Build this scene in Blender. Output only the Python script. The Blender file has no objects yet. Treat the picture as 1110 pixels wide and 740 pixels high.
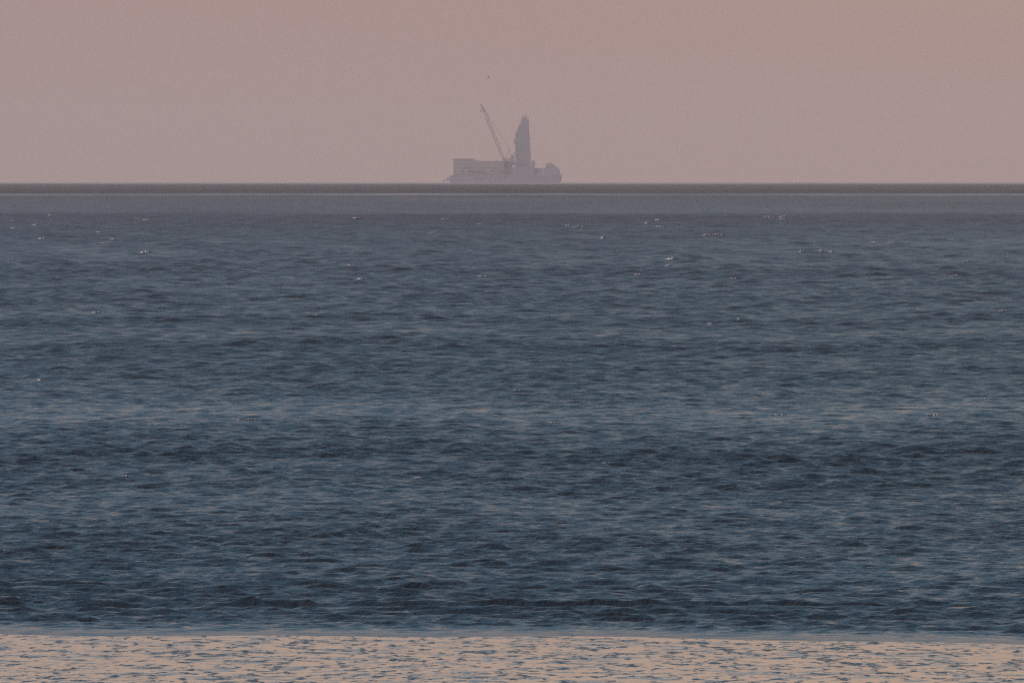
import bpy, bmesh, math, random
import numpy as np
from mathutils import Vector, Matrix

# ------------------------------------------------------------------ camera
H_CAM = 8.0                       # eye height above the water
R_E = 7.4e6                       # effective earth radius (with refraction)
PXR = 8.7e-5                      # radians per photo pixel (1110 wide)
DIP = math.sqrt(2 * H_CAM / R_E)
HOR_Y = 198.0
scene = bpy.context.scene
cam_d = bpy.data.cameras.new('camera')
cam = bpy.data.objects.new('camera', cam_d)
scene.collection.objects.link(cam)
cam_d.sensor_width = 36.0
cam_d.lens = 18.0 / math.tan(PXR * 1110 / 2)
cam_d.clip_start = 0.5
cam_d.clip_end = 60000
PITCH = DIP + (370 - HOR_Y) * PXR
cam.location = (0, 0, H_CAM)
cam.rotation_euler = (math.pi / 2 - PITCH, 0, 0)
scene.camera = cam

# ------------------------------------------------------------------ sky, sun
SUN_EL, SUN_AZ = math.radians(8.0), math.radians(-104)   # azimuth from +Y, clockwise seen from above
world = bpy.data.worlds.new('World')
scene.world = world
world.use_nodes = True
nt = world.node_tree
nt.nodes.clear()
out = nt.nodes.new('ShaderNodeOutputWorld')
bg = nt.nodes.new('ShaderNodeBackground')
bg.inputs['Strength'].default_value = 0.1
sky = nt.nodes.new('ShaderNodeTexSky')
sky.sky_type = 'NISHITA'
sky.sun_disc = False
sky.sun_elevation = SUN_EL
sky.sun_rotation = SUN_AZ
sky.air_density = 1.2
sky.dust_density = 3.0
sky.ozone_density = 3.0
tc = nt.nodes.new('ShaderNodeTexCoord')
sp = nt.nodes.new('ShaderNodeSeparateXYZ')
nt.links.new(tc.outputs['Generated'], sp.inputs[0])
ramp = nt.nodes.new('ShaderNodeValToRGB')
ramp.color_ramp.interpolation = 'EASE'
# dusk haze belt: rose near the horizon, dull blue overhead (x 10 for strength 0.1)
stops = [(0.0, (0.43, 0.305, 0.295)), (0.018, (0.448, 0.308, 0.281)), (0.043, (0.66, 0.48, 0.345)), (0.062, (0.34, 0.325, 0.335)),  # bright salmon stop above the view, added to brighten the wet sand's reflection
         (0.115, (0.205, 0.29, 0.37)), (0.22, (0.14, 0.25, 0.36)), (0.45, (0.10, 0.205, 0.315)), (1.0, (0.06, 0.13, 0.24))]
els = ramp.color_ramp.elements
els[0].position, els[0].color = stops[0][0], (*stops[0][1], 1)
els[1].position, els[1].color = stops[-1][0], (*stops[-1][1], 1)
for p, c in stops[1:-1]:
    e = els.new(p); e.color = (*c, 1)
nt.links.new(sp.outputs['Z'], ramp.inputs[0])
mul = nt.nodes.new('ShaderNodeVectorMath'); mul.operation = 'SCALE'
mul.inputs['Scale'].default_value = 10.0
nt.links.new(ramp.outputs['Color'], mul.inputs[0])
mix = nt.nodes.new('ShaderNodeMix'); mix.data_type = 'RGBA'
mix.inputs['Factor'].default_value = 0.90
nt.links.new(sky.outputs[0], mix.inputs['A'])
# the dusk glow leans a little to the right of the view
az = nt.nodes.new('ShaderNodeMapRange'); az.interpolation_type = 'SMOOTHSTEP'
az.inputs['From Min'].default_value = -0.12; az.inputs['From Max'].default_value = 0.12
nt.links.new(sp.outputs['X'], az.inputs['Value'])
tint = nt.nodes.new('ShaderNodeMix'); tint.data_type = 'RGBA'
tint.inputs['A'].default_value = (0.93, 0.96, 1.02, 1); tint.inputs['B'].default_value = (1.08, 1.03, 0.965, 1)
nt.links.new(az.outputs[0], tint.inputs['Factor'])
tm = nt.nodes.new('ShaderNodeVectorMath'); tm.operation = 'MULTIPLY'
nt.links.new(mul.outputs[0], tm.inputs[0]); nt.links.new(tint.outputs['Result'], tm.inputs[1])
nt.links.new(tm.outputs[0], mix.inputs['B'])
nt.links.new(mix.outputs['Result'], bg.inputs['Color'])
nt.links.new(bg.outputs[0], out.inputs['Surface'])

sun_d = bpy.data.lights.new('sun', 'SUN')
sun_d.energy = 3.6
sun_d.angle = math.radians(4)
sun_d.color = (1.0, 0.76, 0.66)
sun = bpy.data.objects.new('sun', sun_d)
scene.collection.objects.link(sun)
sd = Vector((math.sin(SUN_AZ) * math.cos(SUN_EL), math.cos(SUN_AZ) * math.cos(SUN_EL), math.sin(SUN_EL)))
sun.rotation_euler = sd.to_track_quat('Z', 'Y').to_euler()

scene.view_settings.view_transform = 'Standard'
scene.view_settings.look = 'None'
scene.view_settings.gamma = 1.0
scene.view_settings.exposure = 0.0
scene.view_settings.use_curve_mapping = False
scene.render.engine = 'CYCLES'
cy = scene.cycles
cy.max_bounces = 5
cy.volume_bounces = 3
cy.use_denoising = False
scene.cycles.pixel_filter_type = 'BLACKMAN_HARRIS'
scene.cycles.filter_width = 1.2
try:
    cy.denoiser = 'OPENIMAGEDENOISE'
    cy.denoising_input_passes = 'RGB_ALBEDO_NORMAL'
except Exception:
    pass

HAZE_DENSITY = 7.5e-5
HAZE_COLOR = (1.0, 0.89, 0.842)

# ------------------------------------------------------------------ helpers
def tag(o, label=None, cat=None, group=None, kind=None):
    if label: o['label'] = label
    if cat: o['category'] = cat
    if group: o['group'] = group
    if kind: o['kind'] = kind
    return o

def link(name, me, mat=None, parent=None, smooth=False):
    o = bpy.data.objects.new(name, me)
    scene.collection.objects.link(o)
    if mat: me.materials.append(mat)
    if parent: o.parent = parent
    if smooth:
        me.polygons.foreach_set('use_smooth', [True] * len(me.polygons))
    return o

def curve_z(x, y):
    return -(x * x + y * y) / (2 * R_E)

def px_ground(px, py, h=0.0):
    """distance and side offset of the sea point seen at photo pixel (px, py)"""
    a = DIP + (py - HOR_Y) * PXR
    hh = H_CAM - h
    disc = a * a - 2 * hh / R_E
    r = (a - math.sqrt(max(disc, 0))) * R_E
    th = (px - 555) * PXR
    return r * math.sin(th), r * math.cos(th)

def nodes(mat):
    mat.use_nodes = True
    t = mat.node_tree
    return t, t.nodes['Principled BSDF']

def simple_mat(name, col, rough=0.6, metal=0.0, var=0.25, scale=0.4):
    m = bpy.data.materials.new(name)
    t, b = nodes(m)
    n = t.nodes.new('ShaderNodeTexNoise'); n.inputs['Scale'].default_value = scale
    n.inputs['Detail'].default_value = 6
    c = t.nodes.new('ShaderNodeTexCoord')
    t.links.new(c.outputs['Object'], n.inputs['Vector'])
    r = t.nodes.new('ShaderNodeValToRGB')
    r.color_ramp.elements[0].position = 0.3
    r.color_ramp.elements[1].position = 0.7
    r.color_ramp.elements[0].color = (*[v * (1 - var) for v in col], 1)
    r.color_ramp.elements[1].color = (*[min(1, v * (1 + var)) for v in col], 1)
    t.links.new(n.outputs['Fac'], r.inputs[0])
    t.links.new(r.outputs[0], b.inputs['Base Color'])
    b.inputs['Roughness'].default_value = rough
    b.inputs['Metallic'].default_value = metal
    return m

rng = np.random.default_rng(11)
_tab = rng.random((256, 256)).astype(np.float32)
def vnoise(x, y):
    xi = np.floor(x); yi = np.floor(y)
    fx = (x - xi).astype(np.float32); fy = (y - yi).astype(np.float32)
    fx = fx * fx * (3 - 2 * fx); fy = fy * fy * (3 - 2 * fy)
    xi = xi.astype(np.int64) & 255; yi = yi.astype(np.int64) & 255
    x1 = (xi + 1) & 255; y1 = (yi + 1) & 255
    a = _tab[xi, yi]; b = _tab[x1, yi]; c = _tab[xi, y1]; d = _tab[x1, y1]
    return (a * (1 - fx) + b * fx) * (1 - fy) + (c * (1 - fx) + d * fx) * fy
def fbm(x, y, o=4):
    s = 0; a = 0.5; n = 0
    for i in range(o):
        s = s + a * vnoise(x + 17.3 * i, y + 9.1 * i); n += a
        x = x * 2.03; y = y * 2.03; a *= 0.5
    return s / n
def sstep(a, b, v):
    t = np.clip((v - a) / (b - a), 0, 1)
    return t * t * (3 - 2 * t)

# ------------------------------------------------------------------ shoreline, sea state
SHORE = 180.0
def shore_y(x):
    return SHORE - 14 * np.tanh(x * 0.24 / 14) + 0.7 * np.sin(x * 0.35 + 1.0) + 0.3 * np.sin(x * 1.1)

# wind waves: many short crested components, running towards the beach
N_W = 110
lam = np.exp(rng.uniform(math.log(0.30), math.log(9.0), N_W))
ang = rng.normal(0, 0.52, N_W) - 0.12
phs = rng.uniform(0, 2 * math.pi, N_W)
KW = 2 * math.pi / lam
SL = 0.0325 * (lam / 2.0) ** -0.16 * rng.uniform(0.6, 1.4, N_W)
SL[lam > 1.6] *= 1.35
ang[lam > 1.6] *= 1.25
AMP = SL / KW
# low long-crested rollers that only form over the shallows in front of the beach
N_R = 9
lam = np.append(lam, rng.uniform(1.0, 2.6, N_R)); ang = np.append(ang, rng.normal(0, 0.03, N_R) + 0.02)
phs = np.append(phs, rng.uniform(0, 2 * math.pi, N_R)); KW = 2 * math.pi / lam
AMP = np.append(AMP, 0.045 * rng.uniform(0.6, 1.2, N_R) / KW[N_W:])

def sea_state(x, y, r):
    """local strength of the chop (gust patches, calmer lanes, shelter at the beach)"""
    d = y - shore_y(x)
    near = 0.14 + 0.86 * sstep(1.0, 7.0, d)
    g = fbm(x / 9.0 + 3, y / 55.0, 4)                       # small patches
    g2 = fbm(x / 70.0 + 40, y / 260.0 + 7, 3)              # large patches
    s = 0.62 + 0.50 * g + 0.45 * g2
    th = x / np.maximum(r, 1)
    wob = 1 + 0.018 * np.sin(th * 90) + 0.010 * np.sin(th * 230 + 1)
    for rc, w, a in ((550, 13, 0.40), (470, 12, 0.28), (294, 8, 0.36), (226, 5, 0.20), (640, 22, 0.18), (410, 12, 0.18),
                     (345, 17, -0.26), (208, 5, -0.10), (253, 8, -0.14), (508, 12, -0.15), (268, 5, 0.15), (800, 40, 0.15)):
        s = s + 1.3 * a * np.exp(-((r * wob - rc) / w) ** 2)
    return s * near

def sea_height(x, y, r, dr):
    st = sea_state(x, y, r)
    z = np.zeros_like(x); dx = np.zeros_like(x); dy = np.zeros_like(x)
    dsh = y - shore_y(x)
    for n_, (k, a, t, p, l) in enumerate(zip(KW, AMP, ang, phs, lam)):
        # longer waves need the fetch of open water; the finest ones need a mesh that can carry them
        rows = np.nonzero(l / dr.min(axis=1) > 3.0)[0]
        if len(rows) == 0: continue
        q = slice(rows[0], rows[-1] + 1)
        w = sstep(3.0, 5.0, l / dr[q]) * (0.06 + 0.94 * sstep(80 * l, 330 * l, r[q]) if l > 0.9 else 1.0)
        if n_ >= N_W: w = sstep(3.0, 5.0, l / dr[q]) * sstep(2.0, 7.0, dsh[q]) * (1 - sstep(18, 60, dsh[q]))
        elif l > 0.9: w = w * sstep(-1.0, 12.0 * l, dsh[q])
        cx, cy_ = math.sin(t), -math.cos(t)
        arg = k * (cx * x[q] + cy_ * y[q]) + p
        arg = np.remainder(arg, 2 * math.pi).astype(np.float32)
        wa = (a * w * st[q]).astype(np.float32)
        z[q] += wa * np.cos(arg)
        s = -0.85 * wa * np.sin(arg)
        dx[q] += s * cx; dy[q] += s * cy_
    return z, dx, dy

# ------------------------------------------------------------------ water material
def water_material():
    m = bpy.data.materials.new('sea_water')
    t, b = nodes(m)
    L = t.links.new
    geo = t.nodes.new('ShaderNodeNewGeometry')
    b.inputs['IOR'].default_value = 1.33
    ln = t.nodes.new('ShaderNodeVectorMath'); ln.operation = 'LENGTH'
    L(geo.outputs['Position'], ln.inputs[0])
    rr = t.nodes.new('ShaderNodeMapRange'); rr.clamp = True
    rr.inputs['From Min'].default_value = 180; rr.inputs['From Max'].default_value = 3500
    rr.inputs['To Min'].default_value = 0.10; rr.inputs['To Max'].default_value = 0.42
    L(ln.outputs['Value'], rr.inputs['Value'])
    # ripples finer than the mesh
    def noise(sx, sy, scale, detail):
        mp = t.nodes.new('ShaderNodeMapping'); mp.inputs['Scale'].default_value = (sx, sy, 1)
        L(geo.outputs['Position'], mp.inputs['Vector'])
        n = t.nodes.new('ShaderNodeTexNoise'); n.inputs['Scale'].default_value = scale
        n.inputs['Detail'].default_value = detail
        L(mp.outputs[0], n.inputs['Vector'])
        return n.outputs['Fac']
    at = t.nodes.new('ShaderNodeAttribute'); at.attribute_name = 'chop'
    rm = t.nodes.new('ShaderNodeMath'); rm.operation = 'MULTIPLY'; rm.use_clamp = True
    far_tint = t.nodes.new('ShaderNodeMapRange'); far_tint.clamp = True  # base colour turns redder with distance
    far_tint.inputs['From Min'].default_value = 350; far_tint.inputs['From Max'].default_value = 1900
    L(ln.outputs['Value'], far_tint.inputs['Value'])
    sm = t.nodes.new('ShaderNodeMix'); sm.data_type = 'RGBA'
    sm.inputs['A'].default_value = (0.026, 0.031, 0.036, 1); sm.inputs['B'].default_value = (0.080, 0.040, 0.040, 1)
    tint_fade = t.nodes.new('ShaderNodeMapRange'); tint_fade.clamp = True       # far tint drops out again towards the horizon
    tint_fade.inputs['From Min'].default_value = 3300; tint_fade.inputs['From Max'].default_value = 3700
    tint_fade.inputs['To Min'].default_value = 1.0; tint_fade.inputs['To Max'].default_value = 0.0
    L(ln.outputs['Value'], tint_fade.inputs['Value'])
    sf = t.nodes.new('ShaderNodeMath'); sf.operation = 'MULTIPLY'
    L(far_tint.outputs[0], sf.inputs[0]); L(tint_fade.outputs[0], sf.inputs[1])
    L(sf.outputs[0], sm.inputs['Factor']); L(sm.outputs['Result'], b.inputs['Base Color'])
    L(rr.outputs[0], rm.inputs[0]); L(at.outputs['Fac'], rm.inputs[1]); sh = t.nodes.new('ShaderNodeAttribute'); sh.attribute_name = 'shallow'
    ra = t.nodes.new('ShaderNodeMath'); ra.operation = 'MULTIPLY_ADD'; ra.inputs[1].default_value = 0.15
    L(sh.outputs['Fac'], ra.inputs[0]); L(rm.outputs[0], ra.inputs[2]); L(ra.outputs[0], b.inputs['Roughness'])
    n1 = noise(1.0, 0.7, 6.5, 5)
    n2 = noise(1.0, 0.55, 1.1, 6)
    n3 = noise(1.0, 0.6, 0.28, 6)
    b1 = t.nodes.new('ShaderNodeBump'); b1.inputs['Distance'].default_value = 0.085
    b2 = t.nodes.new('ShaderNodeBump'); b2.inputs['Distance'].default_value = 0.35
    b3 = t.nodes.new('ShaderNodeBump'); b3.inputs['Distance'].default_value = 2.2
    L(n1, b1.inputs['Height']); L(n2, b2.inputs['Height']); L(n3, b3.inputs['Height'])
    L(at.outputs['Fac'], b1.inputs['Strength'])
    def ramped(a, c, lo, hi):
        q = t.nodes.new('ShaderNodeMapRange'); q.clamp = True
        q.inputs['From Min'].default_value = a; q.inputs['From Max'].default_value = c
        q.inputs['To Min'].default_value = lo; q.inputs['To Max'].default_value = hi
        L(ln.outputs['Value'], q.inputs['Value'])
        mm = t.nodes.new('ShaderNodeMath'); mm.operation = 'MULTIPLY'
        L(q.outputs[0], mm.inputs[0]); L(at.outputs['Fac'], mm.inputs[1])
        return mm.outputs[0]
    L(ramped(200, 700, 0.35, 1.0), b2.inputs['Strength'])
    L(ramped(1200, 3000, 0.0, 1.0), b3.inputs['Strength'])
    L(b3.outputs[0], b2.inputs['Normal']); L(b2.outputs[0], b1.inputs['Normal'])
    L(b1.outputs[0], b.inputs['Normal'])
    return m
MAT_WATER = water_material()

def grid_mesh(name, X, Y, Z):
    nr, nc = X.shape
    me = bpy.data.meshes.new(name)
    me.vertices.add(nr * nc)
    co = np.stack([X, Y, Z], -1).astype(np.float32).reshape(-1)
    me.vertices.foreach_set('co', co)
    i = np.arange(nr - 1)[:, None] * nc + np.arange(nc - 1)[None, :]
    q = np.stack([i, i + 1, i + nc + 1, i + nc], -1).reshape(-1, 4).astype(np.int32)
    nf = len(q)
    me.loops.add(nf * 4)
    me.loops.foreach_set('vertex_index', q.reshape(-1))
    me.polygons.add(nf)
    me.polygons.foreach_set('loop_start', np.arange(0, nf * 4, 4, dtype=np.int32))
    me.polygons.foreach_set('use_smooth', np.ones(nf, dtype=bool))
    me.update(calc_edges=True)
    return me

def radii():
    r = [168.0]
    while r[-1] < 2600: r.append(r[-1] * (1 + 3.8e-4 + 4.2e-4 * min(1, max(0, (r[-1] - 180) / 900))))
    while r[-1] < 14000: r.append(r[-1] * 1.004)
    return np.array(r)

def far_state(r, th):
    """chop of the open sea by distance: calm lanes between ruffled ones"""
    x = r * np.sin(th)
    w = 1 + 0.035 * (fbm(x / 14.0, r / 240.0, 4) - 0.5) + 0.03 * (fbm(x / 120.0 + 9, r / 900.0, 3) - 0.5)
    q = r * w
    s = 1.15 + 0.3 * fbm(x / 60.0 + 2, r / 400.0 + 5, 4)
    s = s - 0.36 * sstep(1780, 1960, q)                # sheltered water behind the bar
    s = s - (0.30 + 0.4 * fbm(x / 40.0 + 77, r / 3000.0, 3)) * np.exp(-((q - 3420) / 120) ** 2)     # slick
    s = s + 0.5 * sstep(3560, 3800, q)
    s = s - 1.0 * sstep(5600, 8200, q)
    return np.clip(s, 0.05, 2)

def build_sea():
    r = radii()
    # the bearings: fine in the strip the beach looks out on, coarse around it
    fine = np.linspace(-0.10, 0.10, 1150)
    side = []
    s, a = fine[1] - fine[0], fine[-1]
    while a < math.pi * 0.62:
        s = min(s * 1.12, 0.06); a += s; side.append(a)
    side = np.array(side)
    th = np.concatenate([-side[::-1], fine, side])
    Rr, Th = np.meshgrid(r, th, indexing='ij')
    X = Rr * np.sin(Th); Y = Rr * np.cos(Th)
    dr = np.gradient(r)[:, None] * np.ones_like(Th)
    dth = np.gradient(th)[None, :] * Rr
    eff = np.maximum(dr, dth)
    z, dx, dy = sea_height(X, Y, Rr, eff)
    far = far_state(Rr, Th)
    fade = 1 + (far - 1) * sstep(1000, 1750, Rr)
    z *= fade; dx *= fade; dy *= fade
    tt = sstep(1000, 1750, Rr); chop = far * tt + (1 - tt) * np.clip(sea_state(X, Y, Rr), 0, 1.4)
    me = grid_mesh('sea', X + dx, Y + dy, z + curve_z(X, Y))
    at = me.attributes.new('chop', 'FLOAT', 'POINT')
    at.data.foreach_set('value', chop.astype(np.float32).reshape(-1))
    at = me.attributes.new('shallow', 'FLOAT', 'POINT')
    at.data.foreach_set('value', (1 - sstep(0.8, 4.5, Y - shore_y(X))).astype(np.float32).reshape(-1))
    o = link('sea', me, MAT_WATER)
    tag(o, 'choppy dark blue sea reaching to the horizon', kind='structure')
    return o
build_sea()

# ------------------------------------------------------------------ tidal flat
def sand_material():
    """wet sand, with little wind-ruffled puddles of muddy water standing in the hollows"""
    m = bpy.data.materials.new('wet_sand')
    t, b = nodes(m)
    L = t.links.new
    geo = t.nodes.new('ShaderNodeNewGeometry')
    def noise(sx, sy, off, scale, detail, rough=0.5):
        mp = t.nodes.new('ShaderNodeMapping'); mp.inputs['Scale'].default_value = (sx, sy, 1); mp.inputs['Location'].default_value = (off, off, 0)
        L(geo.outputs['Position'], mp.inputs['Vector'])
        n = t.nodes.new('ShaderNodeTexNoise'); n.inputs['Scale'].default_value = scale; n.inputs['Detail'].default_value = detail
        n.inputs['Roughness'].default_value = rough
        L(mp.outputs[0], n.inputs['Vector'])
        return n.outputs['Fac']
    def rng_(v, a, c, lo, hi):
        q = t.nodes.new('ShaderNodeMapRange'); q.clamp = True
        q.inputs['From Min'].default_value = a; q.inputs['From Max'].default_value = c
        q.inputs['To Min'].default_value = lo; q.inputs['To Max'].default_value = hi
        L(v, q.inputs['Value']); return q.outputs[0]
    r = t.nodes.new('ShaderNodeValToRGB')
    r.color_ramp.elements[0].position = 0.35; r.color_ramp.elements[0].color = (0.50, 0.36, 0.22, 1)
    r.color_ramp.elements[1].position = 0.70; r.color_ramp.elements[1].color = (0.63, 0.47, 0.32, 1)
    L(noise(1, 1, 0, 0.7, 8), r.inputs[0])
    # hollows: small ones everywhere, wider ones in loose groups
    small = rng_(noise(1.0, 0.30, 7.3, 4.6, 4, 0.62), 0.545, 0.615, 0, 1)
    wide = rng_(noise(1.0, 0.50, 2.1, 1.5, 6, 0.72), 0.56, 0.64, 0, 1)
    mx = t.nodes.new('ShaderNodeMath'); mx.operation = 'MAXIMUM'; L(small, mx.inputs[0]); L(wide, mx.inputs[1])
    mask = mx.outputs[0]
    mc = t.nodes.new('ShaderNodeMix'); mc.data_type = 'RGBA'
    mc.inputs['B'].default_value = (0.050, 0.048, 0.045, 1)
    L(mask, mc.inputs['Factor']); L(r.outputs[0], mc.inputs['A']); L(mc.outputs['Result'], b.inputs['Base Color'])
    L(rng_(mask, 0, 1, 0.06, 0.34), b.inputs['Roughness'])
    b.inputs['IOR'].default_value = 1.42
    fine = noise(0.6, 1.0, 0, 9, 5)
    b0 = t.nodes.new('ShaderNodeBump'); b0.inputs['Distance'].default_value = 0.0012; b0.inputs['Strength'].default_value = 0.5
    L(fine, b0.inputs['Height'])
    b1 = t.nodes.new('ShaderNodeBump'); b1.inputs['Distance'].default_value = 0.06
    L(noise(0.8, 1.0, 3, 5, 4), b1.inputs['Height']); L(mask, b1.inputs['Strength']); L(b0.outputs[0], b1.inputs['Normal'])
    L(b1.outputs[0], b.inputs['Normal'])
    return m
MAT_SAND = sand_material()

def build_sand():
    # fine in front of the water's edge, coarse elsewhere
    def axis(fine_a, fine_b, n, lo, hi, g):
        f = np.linspace(fine_a, fine_b, n); s0 = f[1] - f[0]
        up = []; s, a = s0, fine_b
        while a < hi: s *= g; a += s; up.append(a)
        dn = []; s, a = s0, fine_a
        while a > lo: s *= g; a -= s; dn.append(a)
        return np.concatenate([np.array(dn)[::-1], f, np.array(up)])
    xs = axis(-11, 11, 900, -9500, 9500, 1.08)
    ys = axis(158, 186, 520, -9500, 330, 1.08)
    Y, X = np.meshgrid(ys, xs, indexing='ij')
    d = Y - shore_y(X)                                   # > 0 is under the sea
    z = -0.0065 * d - 0.045 * np.clip(d, -1.2, 3.0)
    z = np.where(d < -60, 0.39 + 0.0 * d, z)
    # scour ripples and small heaps left by the ebb
    rip = np.clip(fbm(X * 2.6 + 60, Y * 2.4 + 8, 4) - 0.60, 0, 1) * 0.05
    env = sstep(0.6, 2.2, -d) * sstep(-45, -20, -np.abs(Y - 172))
    z = z + rip * env + curve_z(X, Y)
    o = link('tidal_flat', grid_mesh('tidal_flat', X, Y, z), MAT_SAND)
    tag(o, 'wet tan sand flat with small dark ripples at the water edge', kind='structure')
build_sand()

# ------------------------------------------------------------------ whitecaps
def build_foam():
    m = bpy.data.materials.new('foam')
    t, b = nodes(m)
    b.inputs['Base Color'].default_value = (0.75, 0.75, 0.74, 1)
    b.inputs['Roughness'].default_value = 0.8
    n = t.nodes.new('ShaderNodeTexNoise'); n.inputs['Scale'].default_value = 5
    c = t.nodes.new('ShaderNodeTexCoord'); t.links.new(c.outputs['Object'], n.inputs['Vector'])
    r = t.nodes.new('ShaderNodeValToRGB')
    r.color_ramp.elements[0].position = 0.35; r.color_ramp.elements[0].color = (0.34, 0.35, 0.37, 1)
    r.color_ramp.elements[1].position = 0.6; r.color_ramp.elements[1].color = (0.60, 0.59, 0.58, 1)
    t.links.new(n.outputs['Fac'], r.inputs[0]); t.links.new(r.outputs[0], b.inputs['Base Color'])
    caps = [(157, 275, 9, 3.0), (122, 261, 5, 1.6), (47, 260, 7, 3), (15, 249, 7, 2.6), (58, 235, 6, 2), (36, 245, 5, 2), (150, 238, 6, 1.6),
            (160, 239, 6, 1.8), (119, 264, 12, 1.4), (82, 257, 8, 1.2), (109, 253, 4, 1.4), (388, 238, 7, 2.2), (484, 238, 8, 2.4), (470, 253, 8, 1),
            (524, 301, 9, 2), (392, 303, 5, 3.5), (383, 288, 9, 1.2), (728, 282, 10, 3.6), (724, 289, 5, 3.2), (717, 247, 10, 2.2),
            (702, 243, 5, 2.6), (714, 240, 4, 2), (654, 260, 4, 2.4), (797, 303, 10, 1.6), (616, 246, 3, 2.6), (630, 248, 14, 1.2),
            (770, 257, 12, 1.2), (781, 257, 8, 1.3), (834, 236, 9, 1.4), (850, 236, 9, 1.4), (1052, 243, 4, 1.8), (948, 263, 8, 1.4),
            (969, 264, 8, 1.3), (903, 275, 4, 2), (1036, 300, 9, 1.8), (1085, 338, 7, 2), (868, 274, 5, 2.2), (890, 273, 3, 2),
            (107, 339, 6, 3), (75, 333, 9, 1.4), (345, 346, 12, 2), (63, 302, 3, 2), (770, 352, 4, 2.6), (802, 348, 3, 2), (135, 519, 4, 3),
            (5, 600, 6, 3), (43, 413, 3, 3), (900, 318, 8, 1.2), (1020, 452, 18, 1.8), (598, 458, 12, 1.5), (845, 452, 14, 1.8), (270, 455, 16, 1.5),
            (660, 502, 10, 1.6), (455, 520, 10, 1.5), (1070, 433, 14, 2), (560, 424, 8, 1.4), (1058, 492, 9, 1.5)]
    R = random.Random(5)
    for _ in range(6):
        caps.append((R.uniform(0, 1110), 234 + R.random() ** 1.8 * 110, R.uniform(2, 7), R.uniform(0.7, 1.5)))
    bm = bmesh.new()
    for px, py, w, h in caps:
        x, y = px_ground(px, py)
        ya = y * (1 + np.linspace(-0.006, 0.006, 41)[:, None]); xa = x + 0 * ya; ra = np.hypot(xa, ya)
        zz = sea_height(xa, ya, ra, ra * 7e-4)[0]
        y = float(ya[int(np.argmax(zz)), 0])                # the nearest crest
        ww = w * PXR * y * 1.4; hh = h * PXR * y * 1.1
        xa = np.array([[x]]); ya = np.array([[y]]); ra = np.hypot(xa, ya)
        z, dx, dy = sea_height(xa, ya, ra, ra * 7e-4 + 0.0)
        base = float(z[0, 0]) + curve_z(x, y)
        nb = max(4, int(w * 1.6))
        sk = R.uniform(-0.25, 0.35)
        us = np.array([(i + R.random()) / nb - 0.5 for i in range(nb)])
        yj = np.array([R.uniform(-1, 1) * hh * 0.5 for i in range(nb)])
        xl = (x + us * ww)[None, :]; yl = (y + yj)[None, :]; rl = np.hypot(xl, yl)
        zl = sea_height(xl, yl, rl, rl * 7e-4)[0][0]
        for i in range(nb):                        # a torn row of foam lumps along the crest
            u = float(us[i])
            env = math.sqrt(max(0.05, 1 - (2 * u) ** 2))
            s = hh * env * R.uniform(0.55, 0.85)
            mt = Matrix.Translation((x + u * ww, y + float(yj[i]), float(zl[i]) + curve_z(x, y) + 0.12 * s)) @ \
                Matrix.Rotation(R.uniform(-0.3, 0.3), 4, 'Z') @ Matrix.Diagonal((max(ww / nb * 1.5, s * 0.9), s * 1.6, s * 0.55, 1))
            g = bmesh.ops.create_icosphere(bm, subdivisions=1, radius=1.0, matrix=mt)
            for v in g['verts']:
                v.co += Vector((R.uniform(-1, 1), R.uniform(-1, 1), R.uniform(-0.8, 0.5))) * s * 0.3
    me = bpy.data.meshes.new('whitecaps'); bm.to_mesh(me); bm.free()
    o = link('sea_foam', me, m, smooth=True)
    tag(o, 'scattered pale foam flecks breaking on the far wave crests', kind='stuff')
build_foam()

# ------------------------------------------------------------------ the crane vessel on the horizon
SHIP_R = 10300.0
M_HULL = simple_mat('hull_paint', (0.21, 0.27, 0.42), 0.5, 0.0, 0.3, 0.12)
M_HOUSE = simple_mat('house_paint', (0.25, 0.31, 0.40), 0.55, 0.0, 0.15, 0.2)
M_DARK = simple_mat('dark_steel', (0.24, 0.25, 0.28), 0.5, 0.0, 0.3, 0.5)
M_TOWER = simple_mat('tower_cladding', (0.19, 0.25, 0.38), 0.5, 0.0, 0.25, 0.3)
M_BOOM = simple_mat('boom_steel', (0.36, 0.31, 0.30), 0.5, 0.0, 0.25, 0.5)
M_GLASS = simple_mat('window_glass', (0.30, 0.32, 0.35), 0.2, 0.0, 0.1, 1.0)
M_ORANGE = simple_mat('lifeboat_paint', (0.30, 0.31, 0.34), 0.4, 0.0, 0.1, 1.0)

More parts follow.
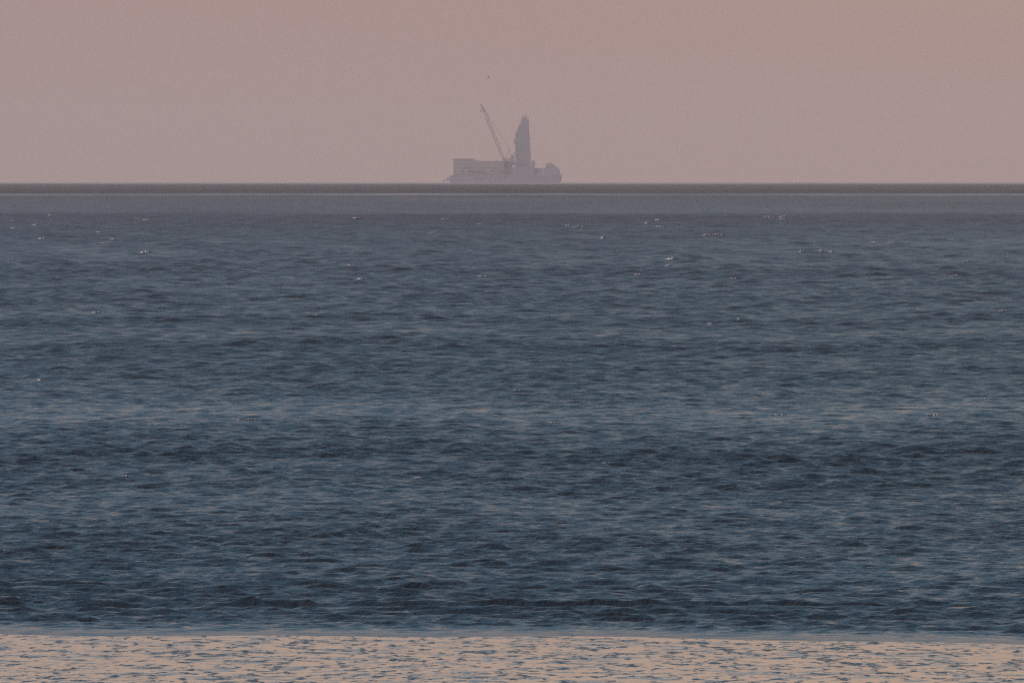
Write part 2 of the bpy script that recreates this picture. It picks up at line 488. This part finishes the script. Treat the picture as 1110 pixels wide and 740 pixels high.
class MB:
    def __init__(s): s.bm = bmesh.new()
    def box(s, x0, x1, y0, y1, z0, z1, taper=None):
        g = bmesh.ops.create_cube(s.bm, size=1)
        for v in g['verts']:
            top = v.co.z > 0
            k = taper if (taper and top) else (1, 1)
            v.co = Vector(((x0 + x1) / 2 + v.co.x * (x1 - x0) * k[0], (y0 + y1) / 2 + v.co.y * (y1 - y0) * k[1], z1 if top else z0))
        return s
    def bar(s, a, b, r, n=6):
        a, b = Vector(a), Vector(b); d = b - a
        if d.length < 1e-6: return s
        q = d.to_track_quat('Z', 'Y').to_matrix().to_4x4()
        bmesh.ops.create_cone(s.bm, cap_ends=True, segments=n, radius1=r, radius2=r, depth=d.length,
                              matrix=Matrix.Translation((a + b) / 2) @ q)
        return s
    def cyl(s, x, y, z0, z1, r0, r1=None, n=20):
        bmesh.ops.create_cone(s.bm, cap_ends=True, segments=n, radius1=r0, radius2=r0 if r1 is None else r1, depth=z1 - z0,
                              matrix=Matrix.Translation((x, y, (z0 + z1) / 2)))
        return s
    def prism(s, pts, y0, y1):
        a = [s.bm.verts.new((p[0], y0, p[1])) for p in pts]; b = [s.bm.verts.new((p[0], y1, p[1])) for p in pts]
        s.bm.faces.new(a); s.bm.faces.new(b[::-1])
        for i in range(len(pts)):
            j = (i + 1) % len(pts); s.bm.faces.new((a[i], b[i], b[j], a[j]))
        return s
    def build(s, name, mat, parent=None, bevel=0):
        bmesh.ops.recalc_face_normals(s.bm, faces=s.bm.faces)
        me = bpy.data.meshes.new(name); s.bm.to_mesh(me); s.bm.free()
        o = link(name, me, mat, parent)
        if bevel:
            md = o.modifiers.new('bevel', 'BEVEL'); md.width = bevel; md.segments = 2; md.limit_method = 'ANGLE'
        return o

def lattice(mb, a, b, w0, w1, n, rc, rb):
    """four-chord lattice from a to b"""
    a, b = Vector(a), Vector(b); ax = (b - a).normalized()
    u = Vector((0, 1, 0)); v = ax.cross(u).normalized()
    def pt(t, i):
        w = w0 + (w1 - w0) * t
        if t < 0.08: w = w0 * (0.45 + 0.55 * t / 0.08)
        if t > 0.90: w = w1 * (1 - 0.65 * (t - 0.90) / 0.10)
        su, sv = ((-1, -1), (1, -1), (1, 1), (-1, 1))[i]
        return a + (b - a) * t + u * su * w / 2 + v * sv * w / 2
    for k in range(n):
        t0, t1 = k / n, (k + 1) / n
        for i in range(4):
            j = (i + 1) % 4
            mb.bar(pt(t0, i), pt(t1, i), rc)
            mb.bar(pt(t0, i), pt(t0, j), rb)
            mb.bar(pt(t0, i) if k % 2 else pt(t0, j), pt(t1, j) if k % 2 else pt(t1, i), rb)
    for i in range(4): mb.bar(pt(1, i), pt(1, (i + 1) % 4), rb)

def build_ship():
    S = SHIP_R * PXR                                        # metres per photo pixel out there
    cx = (548 - 555) * PXR * SHIP_R
    root = bpy.data.objects.new('crane_vessel', None)
    scene.collection.objects.link(root)
    root.location = (cx, SHIP_R, curve_z(cx, SHIP_R))
    tag(root, 'hazy grey crane vessel with raised lattice boom and tall tower on the horizon', 'ship')
    X = lambda px: (px - 548) * S
    Z = lambda py: (197.2 - py) * S
    D = 17.0                                                # half beam
    # hull: long barge, raked stern, raised rounded bow
    mb = MB()
    mb.prism([(X(489), -3), (X(486.5), Z(193)), (X(487), Z(189)), (X(548), Z(189)), (X(580), Z(188)), (X(604), Z(188)), (X(609.5), Z(188.5)),
              (X(608.5), Z(194)), (X(606), -3)], -D, D)
    hull = mb.build('hull', M_HULL, root, 0.6)
    MB().box(X(488.5), X(606), -D - 0.35, D + 0.35, Z(190.6) - 0.3, Z(190.6) + 0.3).build('rubbing_strake', M_DARK, hull)
    # low platform and light mast astern
    mb = MB(); mb.box(X(480), X(487.4), -9, 9, Z(195.2), Z(194.0)); mb.box(X(484), X(487.2), -7, 7, Z(194), Z(191.5))
    mb.bar((X(481), -6, -3), (X(481), -6, Z(195)), 0.6); mb.bar((X(481), 6, -3), (X(481), 6, Z(195)), 0.6)
    mb.build('stern_platform', M_HULL, root)
    # big accommodation and module block, stepping down to the crane
    mb = MB()
    mb.prism([(X(491.2), Z(189)), (X(491.2), Z(172.2)), (X(513.5), Z(172.2)), (X(521), Z(173.6)), (X(546.5), Z(174.4)), (X(546.5), Z(189))], -13.5, 13.5)
    house = mb.build('deckhouse', M_HOUSE, root, 0.3)
    MB().box(X(490.2), X(513.8), -14.4, 14.4, Z(172.15), Z(171.2)).build('roof_overhang', M_DARK, house)
    MB().box(X(523), X(546.4), -14.2, 14.2, Z(174.35), Z(173.6)).build('roof_overhang', M_DARK, house)
    for lev in range(4):
        z = Z(187.0 - lev * 3.7)
        w = MB()
        w.box(X(493.5), X(544), -13.62, 13.62, z, z + 0.95)
        w.build('window_band', M_GLASS, house)
        MB().box(X(491.6), X(546), -14.1, 14.1, z - 1.1, z - 0.95).build('gallery', M_DARK, house)
    for k, px in enumerate((499, 508, 532)):
        b_ = MB(); b_.cyl(X(px), -15.6, 0, 1, 1); b_.bm.free(); b_.bm = bmesh.new()
        bmesh.ops.create_uvsphere(b_.bm, u_segments=14, v_segments=8, radius=1,
                                  matrix=Matrix.Translation((X(px), -16.8, Z(184))) @ Matrix.Diagonal((3.6, 1.3, 1.2, 1)))
        lb = b_.build('lifeboat', M_ORANGE, root)
        d_ = MB(); d_.bar((X(px) - 2, -13.6, Z(181)), (X(px) + 2, -13.6, Z(181)), 0.15)
        for o_ in (-2, 2): d_.bar((X(px) + o_, -13.6, Z(181)), (X(px) + o_, -16.8, Z(181.5)), 0.15); d_.bar((X(px) + o_, -16.8, Z(181.5)), (X(px) + o_, -16.8, Z(183.3)), 0.08)
        d_.build('davit', M_DARK, lb)
    # machinery block under crane and tower
    mb = MB()
    mb.box(X(546.6), X(557), -12, 12, Z(189), Z(180.5)); mb.box(X(547.5), X(555.5), -9, 9, Z(180.5), Z(176.5))
    mb.box(X(557), X(579), -13, 13, Z(189), Z(179)); mb.box(X(552.5), X(558.2), -6, 6, Z(178), Z(167.0), (0.7, 0.9)); mb.box(X(550.5), X(554.5), -5, 5, Z(178), Z(172.5), (0.8, 0.9))
    mb.build('machinery_house', M_TOWER, root, 0.25)
    # crane
    cr = MB(); cr.cyl(X(548.5), 0, Z(180.5), Z(173.5), 3.6, 3.0); cr.box(X(544.6), X(552.6), -4.4, 4.4, Z(174.2), Z(170.6))
    crane = cr.build('crane', M_BOOM, root)
    foot, tip = Vector((X(546.2), 0, Z(173))), Vector((X(521.3), 0, Z(112.8)))
    bo = MB(); kink = foot.lerp(tip, 0.885) + Vector((0.9, 0, -0.3))
    lattice(bo, foot, kink, 2.6, 3.0, 18, 0.30, 0.17)
    lattice(bo, kink, tip, 3.0, 1.3, 4, 0.42, 0.26)
    bo.box(tip.x - 0.9, tip.x + 0.9, -1, 1, tip.z - 0.8, tip.z + 0.6)
    bo.build('boom', M_BOOM, crane)
    af = MB(); top = Vector((X(552.3), 0, Z(160.0)))
    for yy in (-3, 3):
        af.bar((X(547.4), yy, Z(171)), (top.x, yy * 0.5, top.z), 0.40); af.bar((X(552.2), yy, Z(171)), (top.x, yy * 0.5, top.z), 0.40)
    af.bar((top.x, -1.6, top.z), (top.x, 1.6, top.z), 0.5)
    af.build('gantry_frame', M_BOOM, crane)
    for yy in (-1.2, 1.2):
        MB().bar((top.x, yy, top.z), kink.lerp(foot, 0.02) + Vector((1.3, yy * 0.4, 0)), 0.15).build('pendant_rope', M_BOOM, crane)
    hk = MB(); low = Vector((tip.x - 0.3, 0, Z(119))); hk.bar(tip, low, 0.08); hk.box(low.x - .5, low.x + .5, -.5, .5, low.z - 1.6, low.z)
    hk.build('hook_block', M_DARK, crane)
    # tall clad tower: sheer right side, left side stepped and leaning in towards the top
    tw = MB()
    tw.prism([(X(558.6), Z(179)), (X(558.3), Z(152)), (X(559.0), Z(143)), (X(560.6), Z(140.4)), (X(562.2), Z(135.5)), (X(565.2), Z(130.5)),
              (X(573.2), Z(130.5)), (X(573.6), Z(140)), (X(575.2), Z(165)), (X(575.8), Z(179))], -8, 8)
    tower = tw.build('tower', M_TOWER, root, 0.25)
    ct = MB(); ct.box(X(564.6), X(573.6), -5, 5, Z(130.4), Z(128.0), (0.95, 0.95)); ct.box(X(566.0), X(571.5), -3.4, 3.4, Z(127.9), Z(126.0))
    ct.bar((X(566.6), 0, Z(126)), (X(566.6), 0, Z(123.2)), 0.35); ct.bar((X(570.6), 0, Z(126)), (X(570.8), 0, Z(122.8)), 0.4); ct.bar((X(566.6), 0, Z(124.8)), (X(570.6), 0, Z(124.4)), 0.25)
    ct.build('crown_block', M_DARK, tower)
    for i in range(10):
        z = Z(176 - i * 4.4)
        x0 = 558.2 if i < 8 else (560.8 if i < 9 else 563.2)
        MB().box(X(x0) - 0.25, X(575.4 - i * 0.2) + 0.2, -8.3, 8.3, z, z + 0.35).build('stiffener', M_DARK, tower)
    MB().box(X(556.9), X(558.4), -4, 4, Z(155), Z(149)).build('winch_cabin', M_TOWER, tower)
    MB().box(X(556.5), X(558.4), -4.5, 4.5, Z(166), Z(164.6)).build('landing', M_TOWER, tower)
    # annex right of the tower, long foredeck, bridge with rounded front
    mb = MB(); mb.box(X(575.9), X(580.2), -10, 10, Z(179), Z(173.2), (0.8, 1)); mb.box(X(579), X(590), -12, 12, Z(188.5), Z(181.2))
    mb.build('annex', M_TOWER, root, 0.2)
    br = MB()
    br.prism([(X(588), Z(188)), (X(588), Z(181)), (X(591.5), Z(180.5)), (X(592), Z(177.0)), (X(600.2), Z(176.8)), (X(601.5), Z(179.3)), (X(605), Z(181.2)),
              (X(607), Z(184.5)), (X(607.6), Z(188))], -14, 14)
    bridge = br.build('bridge', M_HOUSE, root, 0.4)
    w = MB(); w.box(X(592.6), X(600), -14.15, 14.15, Z(179.3), Z(178.2)); w.build('window_band', M_GLASS, bridge)
    for px in (592.8, 595.3, 597.8): MB().cyl(X(px), 5, Z(177), Z(175.5), 0.5).build('funnel', M_DARK, bridge)
    MB().bar((X(596), 0, Z(176.9)), (X(596), 0, Z(173.5)), 0.12).build('mast', M_DARK, bridge)
build_ship()

# ------------------------------------------------------------------ bird over the sea
def build_bird():
    r = 2500.0
    x = (529.3 - 555) * PXR * r; z = H_CAM + ((HOR_Y - 84.5) * PXR - DIP) * r
    bm = bmesh.new()
    prof = [(-0.26, 0.005), (-0.18, 0.03), (-0.05, 0.062), (0.08, 0.062), (0.17, 0.036), (0.22, 0.036), (0.255, 0.02), (0.30, 0.004)]
    rings = []
    for yy, rr in prof:
        rings.append([bm.verts.new((rr * math.cos(a), yy, rr * 0.9 * math.sin(a) + (0.02 if yy > 0.15 else 0))) for a in [i * math.pi / 5 for i in range(10)]])
    for a, b in zip(rings, rings[1:]):
        for i in range(10): bm.faces.new((a[i], a[(i + 1) % 10], b[(i + 1) % 10], b[i]))
    bm.faces.new(rings[0][::-1]); bm.faces.new(rings[-1])
    for s in (-1, 1):                                 # raised wings, bent at the wrist
        st = [(0.03, 0.10, -0.09, 0.03), (0.16, 0.13, -0.06, 0.20), (0.30, 0.12, -0.06, 0.30), (0.50, 0.02, -0.09, 0.36), (0.62, -0.08, -0.12, 0.38)]
        up = []; dn = []
        for (sx, yf, yb, zz) in st:
            up.append([bm.verts.new((s * sx, yf, zz)), bm.verts.new((s * sx, (yf + yb) / 2, zz + 0.014)), bm.verts.new((s * sx, yb, zz))])
            dn.append([up[-1][0], bm.verts.new((s * sx, (yf + yb) / 2, zz - 0.008)), up[-1][2]])
        for L_ in (up, dn):
            for a, b in zip(L_, L_[1:]):
                for i in range(2): bm.faces.new((a[i], a[i + 1], b[i + 1], b[i]))
    bmesh.ops.recalc_face_normals(bm, faces=bm.faces)
    me = bpy.data.meshes.new('flying_gull'); bm.to_mesh(me); bm.free()
    o = link('flying_bird', me, simple_mat('plumage', (0.16, 0.15, 0.15), 0.8), smooth=True)
    o.location = (x, r, z)
    o.rotation_euler = (0.1, math.radians(38), math.radians(65))
    tag(o, 'tiny dark bird flying high above the crane vessel', 'bird')
build_bird()

# ------------------------------------------------------------------ haze
def build_haze():
    mb = MB(); mb.box(-14500, 14500, -14500, 14500, -34, 92)
    m = bpy.data.materials.new('haze'); m.use_nodes = True
    t = m.node_tree; t.nodes.clear()
    o_ = t.nodes.new('ShaderNodeOutputMaterial'); v = t.nodes.new('ShaderNodeVolumePrincipled')
    v.inputs['Color'].default_value = (*HAZE_COLOR, 1)
    v.inputs['Density'].default_value = HAZE_DENSITY
    v.inputs['Anisotropy'].default_value = 0.0
    t.links.new(v.outputs[0], o_.inputs['Volume'])
    o = mb.build('haze', m)
    tag(o, 'thin rosy evening haze lying over the sea', kind='stuff')
build_haze()
